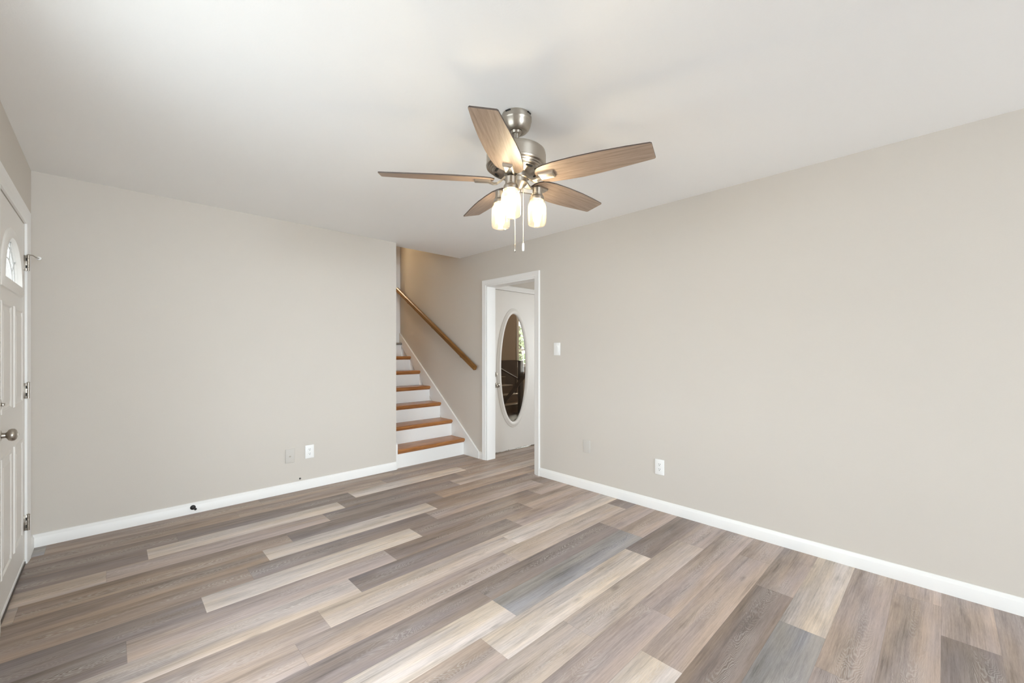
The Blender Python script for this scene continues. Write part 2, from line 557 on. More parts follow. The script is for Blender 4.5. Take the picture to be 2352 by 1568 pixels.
# hall beyond the doorway
wall_y('wall_hall', YD, YD + 0.12, XH, 9.6, 0, 2.75, [(3.353, 4.173, 0, 2.045)], M_WALL)
wall_x('wall_hall_far', 6.3, 6.42, 0.4, YD, 0, 2.6, [(1.45, 2.75, 0.8, 2.1)], M_WALL)
wall_y('wall_hall_near', 0.38, 0.5, XH, 6.3, 0, 2.6, [], M_WALL)
struct(box('ceiling_hall', XH, 6.3, 0.5, YD, 2.44, 2.56, M_CEIL))
# stand-in den modelled behind the oval glass for the view in its pane
wall_y('wall_den', 7.4, 7.52, XH, 9.6, -0.2, 2.75, [(7.34, 8.6, 0.92, 2.25)], M_DEN)
wall_x('wall_den_end', 9.5, 9.62, YD + 0.12, 7.4, -0.2, 2.75, [], M_DEN)
struct(box('ceiling_den', XH, 9.5, YD + 0.12, 7.4, 2.6, 2.72, M_DEN))
struct(box('floor_den', XH, 9.5, YD + 0.12, 7.4, -0.08, -0.005, M_DOWN))
struct(box('floor_upstairs', BWX, XR, YT, YT + 1.4, 1.30, 1.399, M_GREYWOOD))
struct(box('ground', -14, 22, -14, 22, -0.5, -0.3, M_BOUNCE_GROUND))


# ------------------------------------------------------------------ windows
def window_frame(name, axis, pos, a0, a1, z0, z1, depth, sgn, zm=None):
    """sash window filling the hole; axis 'x': wall faces X"""
    root = bpy.data.objects.new(name, None)
    COL.objects.link(root)
    struct(root)
    zm = zm or (z0 + z1) / 2
    def bx(nm, a, b, c, d, p0, p1, m, bev=0.003):
        if axis == 'x': return box(nm, p0, p1, a, b, c, d, m, root, bev)
        return box(nm, a, b, p0, p1, c, d, m, root, bev)
    p = sorted((pos, pos + sgn * depth))
    bm = new()
    f = 0.035
    def addb(a, b, c, d, q0, q1):
        if axis == 'x': add_box(bm, q0, q1, a, b, c, d, 0.003)
        else: add_box(bm, a, b, q0, q1, c, d, 0.003)
    addb(a0, a0 + f, z0, z1, *p); addb(a1 - f, a1, z0, z1, *p)
    addb(a0 + f, a1 - f, z0, z0 + f, *p); addb(a0 + f, a1 - f, z1 - f, z1, *p)
    addb(a0 + f, a1 - f, zm - 0.02, zm + 0.02, *p)
    n = 3 if a1 - a0 > 1.5 else 2
    for i in range(1, n):
        c = a0 + (a1 - a0) * i / n
        addb(c - 0.011, c + 0.011, z0 + f, z1 - f, p[0] + 0.008, p[1] - 0.008)
    obj('window_frame', bm, M_TRIM, root, 35)
    mid = (p[0] + p[1]) / 2
    bx('pane', a0 + 0.02, a1 - 0.02, z0 + 0.02, z1 - 0.02, mid - 0.002, mid + 0.002, M_GLASS, 0)
    # casing and stool on the room side
    bm = new()
    c = 0.06
    q = sorted((pos + sgn * (depth + 0.0), pos + sgn * (depth + 0.018)))
    addb(a0 - c, a0, z0 - 0.02, z1 + c, *q); addb(a1, a1 + c, z0 - 0.02, z1 + c, *q)
    addb(a0, a1, z1, z1 + c, *q)
    addb(a0 - c - 0.02, a1 + c + 0.02, z0 - 0.045, z0 - 0.02, *sorted((pos + sgn * depth, pos + sgn * (depth + 0.05))))
    obj('window_casing', bm, M_TRIM, root, 35)
    return root


window_frame('window_1', 'x', XL - 0.06, W1[0], W1[1], W1[2], W1[3], 0.06, 1)
window_frame('added_window_rear', 'y', YF - 0.06, W2[0], W2[1], W2[2], W2[3], 0.06, 1)  # added window, out of view, for even light in the room
window_frame('added_window_hall', 'x', 6.36, 1.45, 2.75, 0.8, 2.1, 0.06, -1)  # added window, out of view, put in to light the hall
window_frame('window_4', 'y', 7.46, 7.34, 8.6, 0.92, 2.25, 0.06, -1, 1.31)


# ------------------------------------------------------------------ baseboards
def baseboard(name, p0, p1, normal, h=0.084, t=0.015):
    """run of baseboard from p0 to p1 on the wall, with an eased top"""
    p0, p1 = Vector((*p0, 0)), Vector((*p1, 0))
    n = Vector((*normal, 0))
    prof = [(0, 0), (t, 0), (t, h * 0.74), (t * 0.86, h * 0.80), (t * 0.62, h * 0.86), (t * 0.55, h * 0.94), (t * 0.36, h * 0.985), (0, h)]
    bm = new()
    A = [bm.verts.new(p0 + n * a + Vector((0, 0, z))) for a, z in prof]
    B = [bm.verts.new(p1 + n * a + Vector((0, 0, z))) for a, z in prof]
    k = len(prof)
    bm.faces.new(A); bm.faces.new(list(reversed(B)))
    for i in range(k): bm.faces.new((A[i], A[(i + 1) % k], B[(i + 1) % k], B[i]))
    return struct(obj(name, bm, M_TRIM, None, 30))


baseboard('baseboard_back', (XL, YB), (BWX - 0.002, YB), (0, -1))
baseboard('baseboard_right', (XR, YF), (XR, 2.868), (-1, 0))
baseboard('baseboard_right_stub', (XR, 3.778), (XR, 3.835), (-1, 0), h=0.082)
baseboard('baseboard_left', (XL, 3.909), (XL, YB), (1, 0))
baseboard('baseboard_left_near', (XL, YF), (XL, 2.86), (1, 0))
baseboard('baseboard_front', (XL, YF), (XR, YF), (0, 1))


# ------------------------------------------------------------------ door casings
def casing_profile(w, t):
    # across the width from the opening outwards: thin at the inner edge, thick at the outer
    return [(0, 0), (0, t * 0.55), (0.006, t * 0.7), (w * 0.3, t * 0.72), (w * 0.36, t * 0.82), (w * 0.72, t * 0.9), (w * 0.8, t), (w * 0.96, t), (w, t * 0.85), (w, 0)]


def casing(name, a0, a1, ztop, to3, w=0.057, t=0.019, zb=0.0):
    """mitred three-sided casing round an opening a0..a1; to3(a, z, d)"""
    prof = casing_profile(w, t)
    bm = new()
    def ring(ca, sa, cz, sz):
        return [bm.verts.new(to3(ca + sa * p, cz + sz * p, d)) for p, d in prof]
    R = [ring(a0, -1, zb, 0), ring(a0, -1, ztop, 1), ring(a1, 1, ztop, 1), ring(a1, 1, zb, 0)]
    n = len(prof)
    for A, B in zip(R, R[1:]):
        for i in range(n):
            bm.faces.new((A[i], A[(i + 1) % n], B[(i + 1) % n], B[i]))
    bm.faces.new(R[0]); bm.faces.new(list(reversed(R[-1])))
    return struct(obj(name, bm, M_TRIM, None, 25))


casing('trim_1', DY0, DY1, DZ, lambda a, z, d: Vector((XR - d, a, z)))                      # doorway, room side
casing('trim_2', DY0, DY1, DZ, lambda a, z, d: Vector((XH + d, a, z)))                      # doorway, hall side
bm = new()                                                                                     # doorway jamb lining
add_box(bm, XR - 0.004, XH + 0.004, DY1 - 0.018, DY1 + 0.004, 0, DZ, 0.001)
add_box(bm, XR - 0.004, XH + 0.004, DY0 - 0.004, DY0 + 0.018, 0, DZ, 0.001)
add_box(bm, XR - 0.004, XH + 0.004, DY0 + 0.018, DY1 - 0.018, DZ - 0.018, DZ + 0.004, 0.001)
struct(obj('trim_3', bm, M_TRIM))
casing('trim_4', 3.353, 4.173, 2.045, lambda a, z, d: Vector((a, YD - d, z)), w=0.062)        # round the oval-glass door
casing('trim_5', FD[0], FD[1], FD[3], lambda a, z, d: Vector((XL + d, a, z)), w=0.085, t=0.018)  # round the front door
casing('trim_6', 2.36, 3.085, 3.43, lambda a, z, d: Vector((a, YT - d, z)), w=0.08, t=0.02, zb=1.402)   # top of the stairs
struct(box('trim_7', XL - 0.13, XL + 0.004, FD[0], FD[1], 0.0, 0.014, mat('threshold_metal', (0.12, 0.10, 0.085), 0.5, 0.6)))


# ------------------------------------------------------------------ front door (left wall)
def ell(cx, cz, rx, rz, a0, a1, n):
    return [(cx + rx * math.cos(a0 + (a1 - a0) * i / n), cz + rz * math.sin(a0 + (a1 - a0) * i / n)) for i in range(n + 1)]


def sweep_ring(bm, rings):
    """rings: list of closed loops of equal length; joins neighbours"""
    vs = [[bm.verts.new(p) for p in r] for r in rings]
    n = len(vs[0])
    for A, B in zip(vs, vs[1:]):
        for i in range(n):
            bm.faces.new((A[i], A[(i + 1) % n], B[(i + 1) % n], B[i]))
    return bm


XD = XL - 0.003                        # room face of the front door slab
d1 = bpy.data.objects.new('door_1', None); COL.objects.link(d1); struct(d1)
cy = (FD[0] + FD[1]) / 2
AZ, ARX, ARZ = 1.625, 0.285, 0.245     # fan light: sill height, half width, height
arch = ell(cy, AZ, ARX, ARZ, 0, PI, 28)
def door_slab():
    bm = new()
    y0, y1, z0, z1 = FD[0] + 0.003, FD[1] - 0.003, 0.016, FD[3] - 0.004
    xb, xf = XD - 0.044, XD
    add_box(bm, xb, xf, y0, y1, z0, AZ)
    # upper part with the arched opening: fan of quads from arch to the frame
    outer = []
    for (py, pz) in arch:
        a = math.atan2((pz - AZ) / ARZ, (py - cy) / ARX)
        c, s_ = math.cos(a), math.sin(a)
        k = min((y1 - cy) / abs(c) if abs(c) > 1e-6 else 1e9, (z1 - AZ) / s_ if s_ > 1e-6 else 1e9)
        outer.append((cy + c * k, AZ + s_ * k))
    # keep the two top corners exact
    for X in (xb, xf):
        A = [bm.verts.new((X, *p)) for p in arch]; B = [bm.verts.new((X, *p)) for p in outer]
        for i in range(len(A) - 1):
            f = [A[i], A[i + 1], B[i + 1], B[i]]
            pa, pb = outer[i], outer[i + 1]
            if abs(pa[0] - pb[0]) > 1e-4 and abs(pa[1] - pb[1]) > 1e-4:
                cor = bm.verts.new((X, y1 if pa[0] > cy else y0, z1))
                f = [A[i], A[i + 1], B[i + 1], cor, B[i]]
            bm.faces.new(f)
    for a, b_ in zip(arch, arch[1:]):
        bm.faces.new([bm.verts.new((X, *p)) for X, p in ((xb, a), (xb, b_), (xf, b_), (xf, a))])
    add_box(bm, xb, xb + 0.002, y0, y1, z0, z0 + 0.01)
    for ya in (y0, y1):
        bm.faces.new([bm.verts.new((X, ya, z)) for X, z in ((xb, AZ), (xf, AZ), (xf, z1), (xb, z1))])
    bm.faces.new([bm.verts.new((X, y, z1)) for X, y in ((xb, y0), (xf, y0), (xf, y1), (xb, y1))])
    return obj('door_slab', bm, M_DOOR, d1)
door_slab()
def panel(ya, yb, za, zb):
    """raised moulding and field of one pressed panel"""
    bm = new()
    def loop(k, d):
        return [(XD + d, ya + k, za + k), (XD + d, yb - k, za + k), (XD + d, yb - k, zb - k), (XD + d, ya + k, zb - k)]
    sweep_ring(bm, [loop(0, -0.001), loop(0.004, 0.006), (loop(0.016, 0.007)), loop(0.024, 0.0015), loop(0.038, 0.0015), loop(0.052, 0.006)])
    bm.faces.new([bm.verts.new(p) for p in loop(0.052, 0.006)])
    return obj('panel', bm, M_DOOR, d1)
for za, zb in ((0.97, 1.515), (0.19, 0.765)):
    panel(cy - 0.325, cy - 0.05, za, zb)
    panel(cy + 0.05, cy + 0.325, za, zb)
def arch_trim():
    bm = new()
    prof = [(-0.012, -0.006), (-0.010, 0.010), (0.010, 0.014), (0.030, 0.010), (0.040, 0.006), (0.044, -0.001)]
    rings = []
    for k, d in prof:
        a = ell(cy, AZ, ARX + k, ARZ + k, 0, PI, 40)
        loop = [(XD + d, *p) for p in a]
        loop = [(XD + d, loop[0][1], AZ - k)] + loop + [(XD + d, loop[-1][1], AZ - k)]
        rings.append(loop)
    sweep_ring(bm, rings)
    return obj('arch_moulding', bm, M_DOOR, d1, 35)
arch_trim()
bm = new()
add_prism(bm, arch, lambda p, d: (XD + d, *p), -0.024, -0.018)
obj('fan_light_glass', bm, M_FROST, d1)
bm = new()      # leaded bars of the fan light
for k in (0.55, 0.82):
    pts = [(XD - 0.015, *p) for p in ell(cy, AZ, ARX * k, ARZ * k, 0, PI, 24)]
    add_tube(bm, pts, 0.0024, 6)
for a in (0.2, 0.4, 0.6, 0.8):
    add_tube(bm, [(XD - 0.015, cy + ARX * 0.55 * math.cos(a * PI), AZ + ARZ * 0.55 * math.sin(a * PI)), (XD - 0.015, cy + ARX * math.cos(a * PI), AZ + ARZ * math.sin(a * PI))], 0.0035, 6)
obj('leading', bm, mat('lead_came', (0.66, 0.67, 0.67), 0.4, 0.3), d1)
# hinges: leaf on the casing return, knuckle barrel at the edge
for i, hz in enumerate((1.80, 1.035, 0.245)):
    bm = new()
    add_box(bm, XL - 0.002, XL + 0.013, FD[1] - 0.0035, FD[1] - 0.0005, hz - 0.046, hz + 0.046, 0.0008)
    add_box(bm, XD, XD + 0.002, FD[1] - 0.012, FD[1] - 0.004, hz - 0.046, hz + 0.046, 0.0005)
    for k in range(5):
        za = hz - 0.046 + k * 0.0184
        add_lathe(bm, [(0, za + 0.0006), (0.0062, za + 0.0006), (0.0062, za + 0.0178), (0, za + 0.0178)], 14, (XL + 0.0155, FD[1] - 0.006, 0))
    add_lathe(bm, [(0, hz + 0.046), (0.0075, hz + 0.046), (0.0075, hz + 0.049), (0.003, hz + 0.053), (0, hz + 0.053)], 14, (XL + 0.0155, FD[1] - 0.006, 0))
    for k in (-0.022, 0.022):
        add_box(bm, XL + 0.004, XL + 0.0095, FD[1] - 0.0042, FD[1] - 0.003, hz + k - 0.009, hz + k + 0.009, 0, 1, 1)
    h = obj('hinge', bm, [M_NICKELD, M_DARK], d1, 35)
    h['label'] = 'aged nickel butt hinge'
    if i == 0:     # hinge-pin stop: rod with a white bumper
        bm = new()
        add_tube(bm, [(XL + 0.0155, FD[1] - 0.006, hz + 0.051), (XL + 0.028, 3.855, hz + 0.056), (XL + 0.038, 3.90, hz + 0.052), (XL + 0.046, 3.945, hz + 0.055)], 0.0032, 8)
        hs = obj('hinge_stop_rod', bm, M_NICKELD, h, 40)
        bm = new()
        add_lathe(bm, [(0, 0), (0.010, 0.001), (0.011, 0.006), (0.010, 0.011), (0.003, 0.0125), (0, 0.0115)], 16, (XL + 0.047, 3.945, hz + 0.055), 0, 'Y')
        obj('bumper', bm, M_PLATE, h, 40)
# knob and deadbolt
ky, kz = FD[0] + 0.047, 0.883
bm = new()
add_lathe(bm, [(0, 0), (0.033, 0), (0.033, 0.004), (0.024, 0.010), (0.013, 0.013), (0.012, 0.024), (0.016, 0.028), (0.025, 0.033), (0.0285, 0.042), (0.027, 0.051), (0.021, 0.057), (0.009, 0.060), (0, 0.060)], 32, (XD, ky, kz), 0, 'X')
kn = obj('door_knob', bm, M_NICKELD, d1, 40)
bm = new(); add_box(bm, XD + 0.059, XD + 0.066, ky - 0.0015, ky + 0.0015, kz - 0.006, kz + 0.006, 0.001)
obj('lock_button', bm, M_NICKEL, kn)
bm = new()
add_lathe(bm, [(0, 0), (0.030, 0), (0.030, 0.005), (0.026, 0.009), (0.008, 0.010), (0.008, 0.014), (0, 0.014)], 28, (XD, ky, 1.026), 0, 'X')
add_box(bm, XD + 0.012, XD + 0.021, ky - 0.020, ky + 0.020, 1.026 - 0.006, 1.026 + 0.006, 0.002)
obj('deadbolt', bm, M_NICKELD, d1, 35)
bm = new(); add_box(bm, XD - 0.001, XD + 0.004, FD[0] + 0.006, FD[1] - 0.006, 0.0145, 0.030, 0.001)
obj('door_sweep', bm, M_TRIM, d1)


# ------------------------------------------------------------------ oval-glass door in the hall
d2 = bpy.data.objects.new('door_2', None); COL.objects.link(d2); struct(d2)
OX, OZ, ORX, ORZ = 3.762, 1.058, 0.232, 0.702
def oval_slab():
    bm = new()
    x0, x1, z0, z1 = 3.356, 4.170, 0.018, 2.042
    n = 64
    angs = [2 * PI * i / n for i in range(n)]
    for c in ((x0, z0), (x1, z0), (x1, z1), (x0, z1)):
        angs.append(math.atan2(c[1] - OZ, c[0] - OX) % (2 * PI))
    angs = sorted(angs)
    inner, outer = [], []
    for a in angs:
        c, s_ = math.cos(a), math.sin(a)
        k = 1 / math.sqrt((c / (ORX + 0.01)) ** 2 + (s_ / (ORZ + 0.01)) ** 2)
        inner.append((OX + c * k, OZ + s_ * k))
        k2 = min(((x1 if c > 0 else x0) - OX) / c if abs(c) > 1e-6 else 1e9, ((z1 if s_ > 0 else z0) - OZ) / s_ if abs(s_) > 1e-6 else 1e9)
        outer.append((OX + c * k2, OZ + s_ * k2))
    ya, yb = YD + 0.003, YD + 0.047
    wide = [(OX + (x - OX) * 1.27, OZ + (z - OZ) * 1.09) for x, z in inner]      # the rebate opens towards the back
    rings = [[(x, ya, z) for x, z in inner], [(x, ya, z) for x, z in outer], [(x, yb, z) for x, z in outer], [(x, yb, z) for x, z in wide], [(x, ya + 0.012, z) for x, z in wide], [(x, ya + 0.011, z) for x, z in inner], [(x, ya, z) for x, z in inner]]
    sweep_ring(bm, rings)
    return obj('door_slab', bm, M_DOOR, d2)
oval_slab()
bm = new()
rings = []
for k, d in [(-0.004, 0.010), (-0.004, -0.010), (0.012, -0.019), (0.028, -0.021), (0.040, -0.015), (0.050, -0.010), (0.058, -0.009), (0.066, -0.004), (0.068, 0.003)]:
    rings.append([(OX + (ORX + k) * math.cos(2 * PI * i / 80), YD + 0.003 + d, OZ + (ORZ + k) * math.sin(2 * PI * i / 80)) for i in range(80)])
sweep_ring(bm, rings)
obj('oval_moulding', bm, M_DOOR, d2, 40)
bm = new()
add_prism(bm, [(OX + (ORX + 0.006) * math.cos(2 * PI * i / 80), OZ + (ORZ + 0.006) * math.sin(2 * PI * i / 80)) for i in range(80)], lambda p, d: (p[0], YD + d, p[1]), 0.012, 0.016)
obj('oval_glass', bm, glass('tinted_pane', (0.74, 0.70, 0.65), 0.02), d2)
kx = 3.447
bm = new()
add_lathe(bm, [(0, 0), (0.032, 0), (0.032, -0.005), (0.022, -0.011), (0.012, -0.014), (0.012, -0.028), (0.02, -0.034), (0.027, -0.044), (0.026, -0.056), (0.018, -0.063), (0, -0.064)], 28, (kx, YD + 0.003, 0.85), 0, 'Y')
kn2 = obj('door_knob', bm, M_NICKELD, d2, 40)
bm = new(); add_lathe(bm, [(0, 0), (0.006, 0), (0.006, -0.003), (0, -0.003)], 12, (kx, YD - 0.061, 0.85), 0, 'Y')
obj('keyhole', bm, M_DARK, kn2)
bm = new()
add_lathe(bm, [(0, 0), (0.030, 0), (0.030, -0.006), (0.024, -0.012), (0, -0.013)], 28, (kx, YD + 0.003, 0.985), 0, 'Y')
add_box(bm, kx - 0.004, kx + 0.004, YD - 0.022, YD - 0.009, 0.985 - 0.016, 0.985 + 0.016, 0.001)
obj('deadbolt', bm, M_NICKELD, d2, 35)
bm = new()
rr = random.Random(5)
x = 3.36
while x < 4.165:       # ragged brush strip under the slab
    w_ = rr.uniform(0.012, 0.05)
    add_box(bm, x, min(x + w_, 4.168), YD + 0.001, YD + 0.006, rr.uniform(0.004, 0.013), 0.024)
    x += w_
obj('door_sweep', bm, M_DOOR, d2)


# ------------------------------------------------------------------ staircase
st = thing('staircase', 'straight flight of oak treads with white risers beside the back wall', 'staircase', (2.68, NOS, 0))
def sp(o):            # parts are modelled in world numbers; keep them under the thing's base
    o.parent = st
    o.matrix_parent_inverse = Matrix.Translation((-2.68, -NOS, 0))
    return o
SX0, SX1 = BWX + 0.020, XR - 0.021
for k in range(7):
    z = RISE * (k + 1)
    yn = NOS + RUN * k
    yr = yn + 0.026                      # riser face
    last = k == 6
    # riser
    bm = new()
    add_box(bm, SX0, SX1, yr, yr + 0.018, z - RISE + (0.0 if k == 0 else 0.0), z - 0.034)
    o = sp(obj('riser', bm, M_TRIM))
    # tread with a rounded nose
    th = 0.034
    back = yn + RUN + 0.03 if not last else YT - 0.001
    prof = [(back, z), (yn + 0.014, z)]
    prof += [(yn + 0.014 - 0.014 * math.sin(a), z - 0.017 + 0.017 * math.cos(a)) for a in [PI * i / 8 for i in range(1, 8)]]
    prof += [(yn + 0.014, z - th), (back, z - th)]
    bm = new()
    add_prism(bm, prof, lambda p, d: (d, p[0], p[1]), SX0 if k else SX0 + 0.004, SX1)
    o = sp(obj('tread', bm, M_OAK if not last else M_GREYWOOD, None, 40))
    if last: o['label'] = 'grey worn landing board'
    # cove strip under the nose
    bm = new()
    cove = [(yr, z - th), (yr - 0.014, z - th), (yr - 0.011, z - th - 0.006), (yr - 0.004, z - th - 0.013), (yr, z - th - 0.014)]
    add_prism(bm, cove, lambda p, d: (d, p[0], p[1]), SX0, SX1)
    if not last: sp(obj('cove_strip', bm, M_OAK, None, 40))
# skirt boards
ytop = YT - 0.022
def skirt(x0, x1, pts):
    bm = new()
    add_prism(bm, pts, lambda p, d: (d, p[0], p[1]), x0, x1)
    return sp(obj('skirt_board', bm, M_TRIM))
sl = RISE / RUN
skirt(XR - 0.021, XR - 0.0005, [(3.835, 0.0), (3.835, 0.075), (3.845, 0.083), (ytop, 0.083 + (ytop - 3.845) * 0.783), (ytop, 1.36), (5.66, 1.36), (4.2, 0.05), (4.2, 0.0)])
skirt(BWX + 0.0005, BWX + 0.019, [(YB + 0.002, 0.0), (YB + 0.002, 0.262), (ytop, 0.262 + (ytop - YB) * 0.783), (ytop, 1.36), (5.66, 1.36), (4.2, 0.05), (4.2, 0.0)])


# ------------------------------------------------------------------ handrail on the right wall
hr0, hr1 = Vector((3.108, 3.850, 1.076)), Vector((3.108, 5.715, 2.205))
hv = (hr1 - hr0); hl = hv.length; ang = math.atan2(hv.z, hv.y)
hr = thing('handrail', 'oak handrail sloping up the wall beside the stairs', 'handrail', hr0)
bm = new()
w2, h2 = 0.021, 0.031
prof = [(-w2, -h2 + 0.006), (-w2 + 0.006, -h2), (w2 - 0.006, -h2), (w2, -h2 + 0.006), (w2, h2 - 0.014), (w2 - 0.012, h2 - 0.002), (0, h2), (-w2 + 0.012, h2 - 0.002), (-w2, h2 - 0.014)]
add_prism(bm, prof, lambda p, d: (p[0], d, p[1]), 0, hl)
o = obj('rail', bm, M_RAIL, hr, 40)
o.rotation_euler = (ang, 0, 0)
for k in (0.16, 0.5, 0.84):
    p = hv * k
    bm = new()
    add_tube(bm, [(p.x, p.y, p.z - h2 / math.cos(ang) + 0.004), (p.x, p.y, p.z - 0.052), (p.x + 0.02, p.y, p.z - 0.062), (XR - hr0.x, p.y, p.z - 0.062)], 0.006, 10)
    add_lathe(bm, [(0, 0), (0.016, 0), (0.014, -0.004), (0, -0.005)], 16, (XR - hr0.x, p.y, p.z - 0.062), 0, 'X')
    obj('bracket', bm, M_NICKELD, hr, 40)['label'] = 'small dark metal rail bracket'


# ------------------------------------------------------------------ wall plates
def plate_root(name, label, cat, pos, normal, group=None):
    """empty on the wall; local X along the wall, local Y out of the wall"""
    rz = math.atan2(normal[1], normal[0]) - PI / 2
    return thing(name, label, cat, pos, rz, group)


def plate_mesh(w, h, t=0.006):
    bm = new()
    add_box(bm, -w / 2, w / 2, 0.0002, t, -h / 2, h / 2, 0.0028, 3)
    return bm


def duplex(label, pos, normal):
    r = plate_root('wall_outlet', label, 'outlet', pos, normal, 'duplex outlets low on the walls')
    obj('cover_plate', plate_mesh(0.077, 0.122), M_PLATE, r, 40)
    for s in (-1, 1):
        zc = 0.0195 * s
        bm = new()
        pts = []
        for i in range(24):          # rounded receptacle face with flat top and bottom
            a = 2 * PI * i / 24
            pts.append((0.0165 * math.cos(a), max(-0.0135, min(0.0135, 0.0168 * math.sin(a))) + zc))
        add_prism(bm, pts, lambda p, d: (p[0], d, p[1]), 0.0055, 0.0078)
        for xx, hh in ((-0.0062, 0.0042), (0.0062, 0.0036)):
            add_box(bm, xx - 0.0013, xx + 0.0013, 0.0074, 0.0082, zc + 0.0045 - hh, zc + 0.0045 + hh, 0, 1, 1)
        add_lathe(bm, [(0, 0.0074), (0.0029, 0.0074), (0.0029, 0.0082), (0, 0.0082)], 12, (0, 0, zc - 0.0068), 1, 'Y')
        obj('receptacle', bm, [M_PLATE, M_DARK], r)
    bm = new(); add_lathe(bm, [(0, 0.006), (0.003, 0.006), (0.0026, 0.0068), (0, 0.0072)], 12, (0, 0, 0), 0, 'Y')
    obj('screw', bm, M_PLATE, r)
    return r


duplex('white duplex outlet on the back wall left of the stairs', (1.335, YB, 0.340), (0, -1))
duplex('white duplex outlet on the right wall above the baseboard', (XR, 1.580, 0.347), (-1, 0))
r = plate_root('light_switch', 'white rocker light switch beside the doorway casing', 'light switch', (XR, 2.642, 1.294), (-1, 0))
obj('cover_plate', plate_mesh(0.080, 0.124), M_PLATE, r, 40)
bm = new(); add_box(bm, -0.017, 0.017, 0.0055, 0.0085, -0.034, 0.034, 0.001)
add_prism(bm, [(-0.031, 0.0085), (0.0, 0.0105), (0.031, 0.0125), (0.031, 0.0075), (-0.031, 0.0075)], lambda p, d: (d, p[1], p[0]), -0.0145, 0.0145)
obj('rocker', bm, M_PLATE, r)
r = plate_root('blank_cover_plate', 'wall-coloured blank cover plate low on the right wall', 'cover plate', (XR, 2.288, 0.395), (-1, 0))
obj('plate', plate_mesh(0.078, 0.116, 0.005), M_PLATEW, r, 40)
for s in (-1, 1):
    bm = new(); add_lathe(bm, [(0, 0.005), (0.003, 0.005), (0.0026, 0.0058), (0, 0.006)], 12, (0, 0, 0.042 * s), 0, 'Y')
    obj('screw', bm, M_PLATEW, r)

r = plate_root('cable_wall_plate', 'wall-coloured cable jack plate left of the back wall outlet', 'cable jack', (1.168, YB, 0.328), (0, -1))
obj('plate', plate_mesh(0.074, 0.125, 0.006), M_PLATEW, r, 40)
bm = new()
add_lathe(bm, [(0, 0.005), (0.0075, 0.005), (0.0075, 0.008), (0.005, 0.008), (0.005, 0.014), (0, 0.014)], 12, (0.0, 0, -0.004), 0, 'Y')
obj('jack', bm, M_NICKELD, r)['label'] = 'grey threaded cable jack'
# capped cable stub just over the baseboard
t_ = tag(obj('cable_stub', add_lathe(new(), [(0, 0.001), (0.008, 0.001), (0.0085, -0.004), (0.005, -0.009), (0, -0.010)], 16, (0, 0, 0), 0, 'Y'), mat('dark_stub', (0.09, 0.085, 0.08), 0.5)),
        'small dark cable stub in the back wall just above the baseboard', 'cable stub')
t_.location = (1.253, YB, 0.106)
# black door stop on the baseboard
r = plate_root('door_stop', 'black rubber-tipped door stop on the back wall baseboard', 'door stop', (0.466, YB - 0.015, 0.050), (0, -1))
bm = new(); add_lathe(bm, [(0, 0), (0.0175, 0), (0.018, 0.004), (0.014, 0.008), (0.006, 0.010), (0.0055, 0.016), (0, 0.016)], 24, (0, 0, 0), 0, 'Y')
obj('mount', bm, M_RUBBER, r, 40)
bm = new(); add_tube(bm, [(0, 0.014, 0), (-0.004, 0.030, -0.001), (-0.008, 0.044, -0.002)], 0.0035, 8)
obj('stem', bm, M_RUBBER, r, 40)
bm = new(); add_tube(bm, [(-0.008, 0.042, -0.002), (-0.009, 0.047, -0.0022), (-0.0105, 0.056, -0.0025)], [0.008, 0.0095, 0.0085], 16)
obj('tip', bm, M_RUBBER, r, 40)


# ------------------------------------------------------------------ ceiling fan
FX, FY = 1.450, 1.474
fan = thing('ceiling_fan', 'brushed nickel ceiling fan with five wood blades and three jar lights', 'ceiling fan', (FX, FY, H))
def fp(o):
    o.parent = fan
    o.matrix_parent_inverse = Matrix.Translation((0, 0, -H))
    return o
bm = new()
add_lathe(bm, [(0, 2.4395), (0.071, 2.4395), (0.073, 2.428), (0.0765, 2.426), (0.0765, 2.408), (0.0745, 2.405), (0.0735, 2.398), (0.071, 2.386), (0.064, 2.371), (0.054, 2.360), (0.046, 2.356), (0.040, 2.356), (0.036, 2.362), (0.024, 2.362), (0, 2.362)], 56)
for i in range(4):           # keyhole slots at the ceiling edge
    a = 2 * PI * (i + 0.15) / 4
    Rz = Matrix.Rotation(a, 4, 'Z')
    b2 = new(); add_box(b2, 0.070, 0.0775, -0.013, 0.013, 2.4285, 2.4340)
    for v in b2.verts: v.co = Rz @ v.co
    me_ = bpy.data.meshes.new('tmp'); b2.to_mesh(me_); b2.free()
    nf = len(bm.faces); bm.from_mesh(me_); bpy.data.meshes.remove(me_)
    bm.faces.ensure_lookup_table()
    for f in bm.faces[nf:]: f.material_index = 1
fp(obj('canopy', bm, [M_NICKEL, M_DARK], None, 30))
bm = new()
add_lathe(bm, [(0, 2.37), (0.030, 2.37), (0.030, 2.358), (0.024, 2.349), (0.0135, 2.347), (0.0135, 2.29), (0.02, 2.288), (0.026, 2.282), (0.026, 2.266), (0, 2.266)], 32)
fp(obj('downrod', bm, M_NICKEL, None, 30))
bm = new()
add_lathe(bm, [(0, 2.276), (0.05, 2.274), (0.115, 2.268), (0.134, 2.262), (0.143, 2.254), (0.1455, 2.244), (0.1455, 2.238), (0.147, 2.237), (0.147, 2.192), (0.1495, 2.189), (0.148, 2.182), (0.143, 2.179), (0.138, 2.179), (0.1365, 2.173), (0.129, 2.172), (0.1275, 2.166), (0.119, 2.165), (0.116, 2.161), (0.088, 2.156), (0.076, 2.150), (0.062, 2.147), (0, 2.147)], 72)
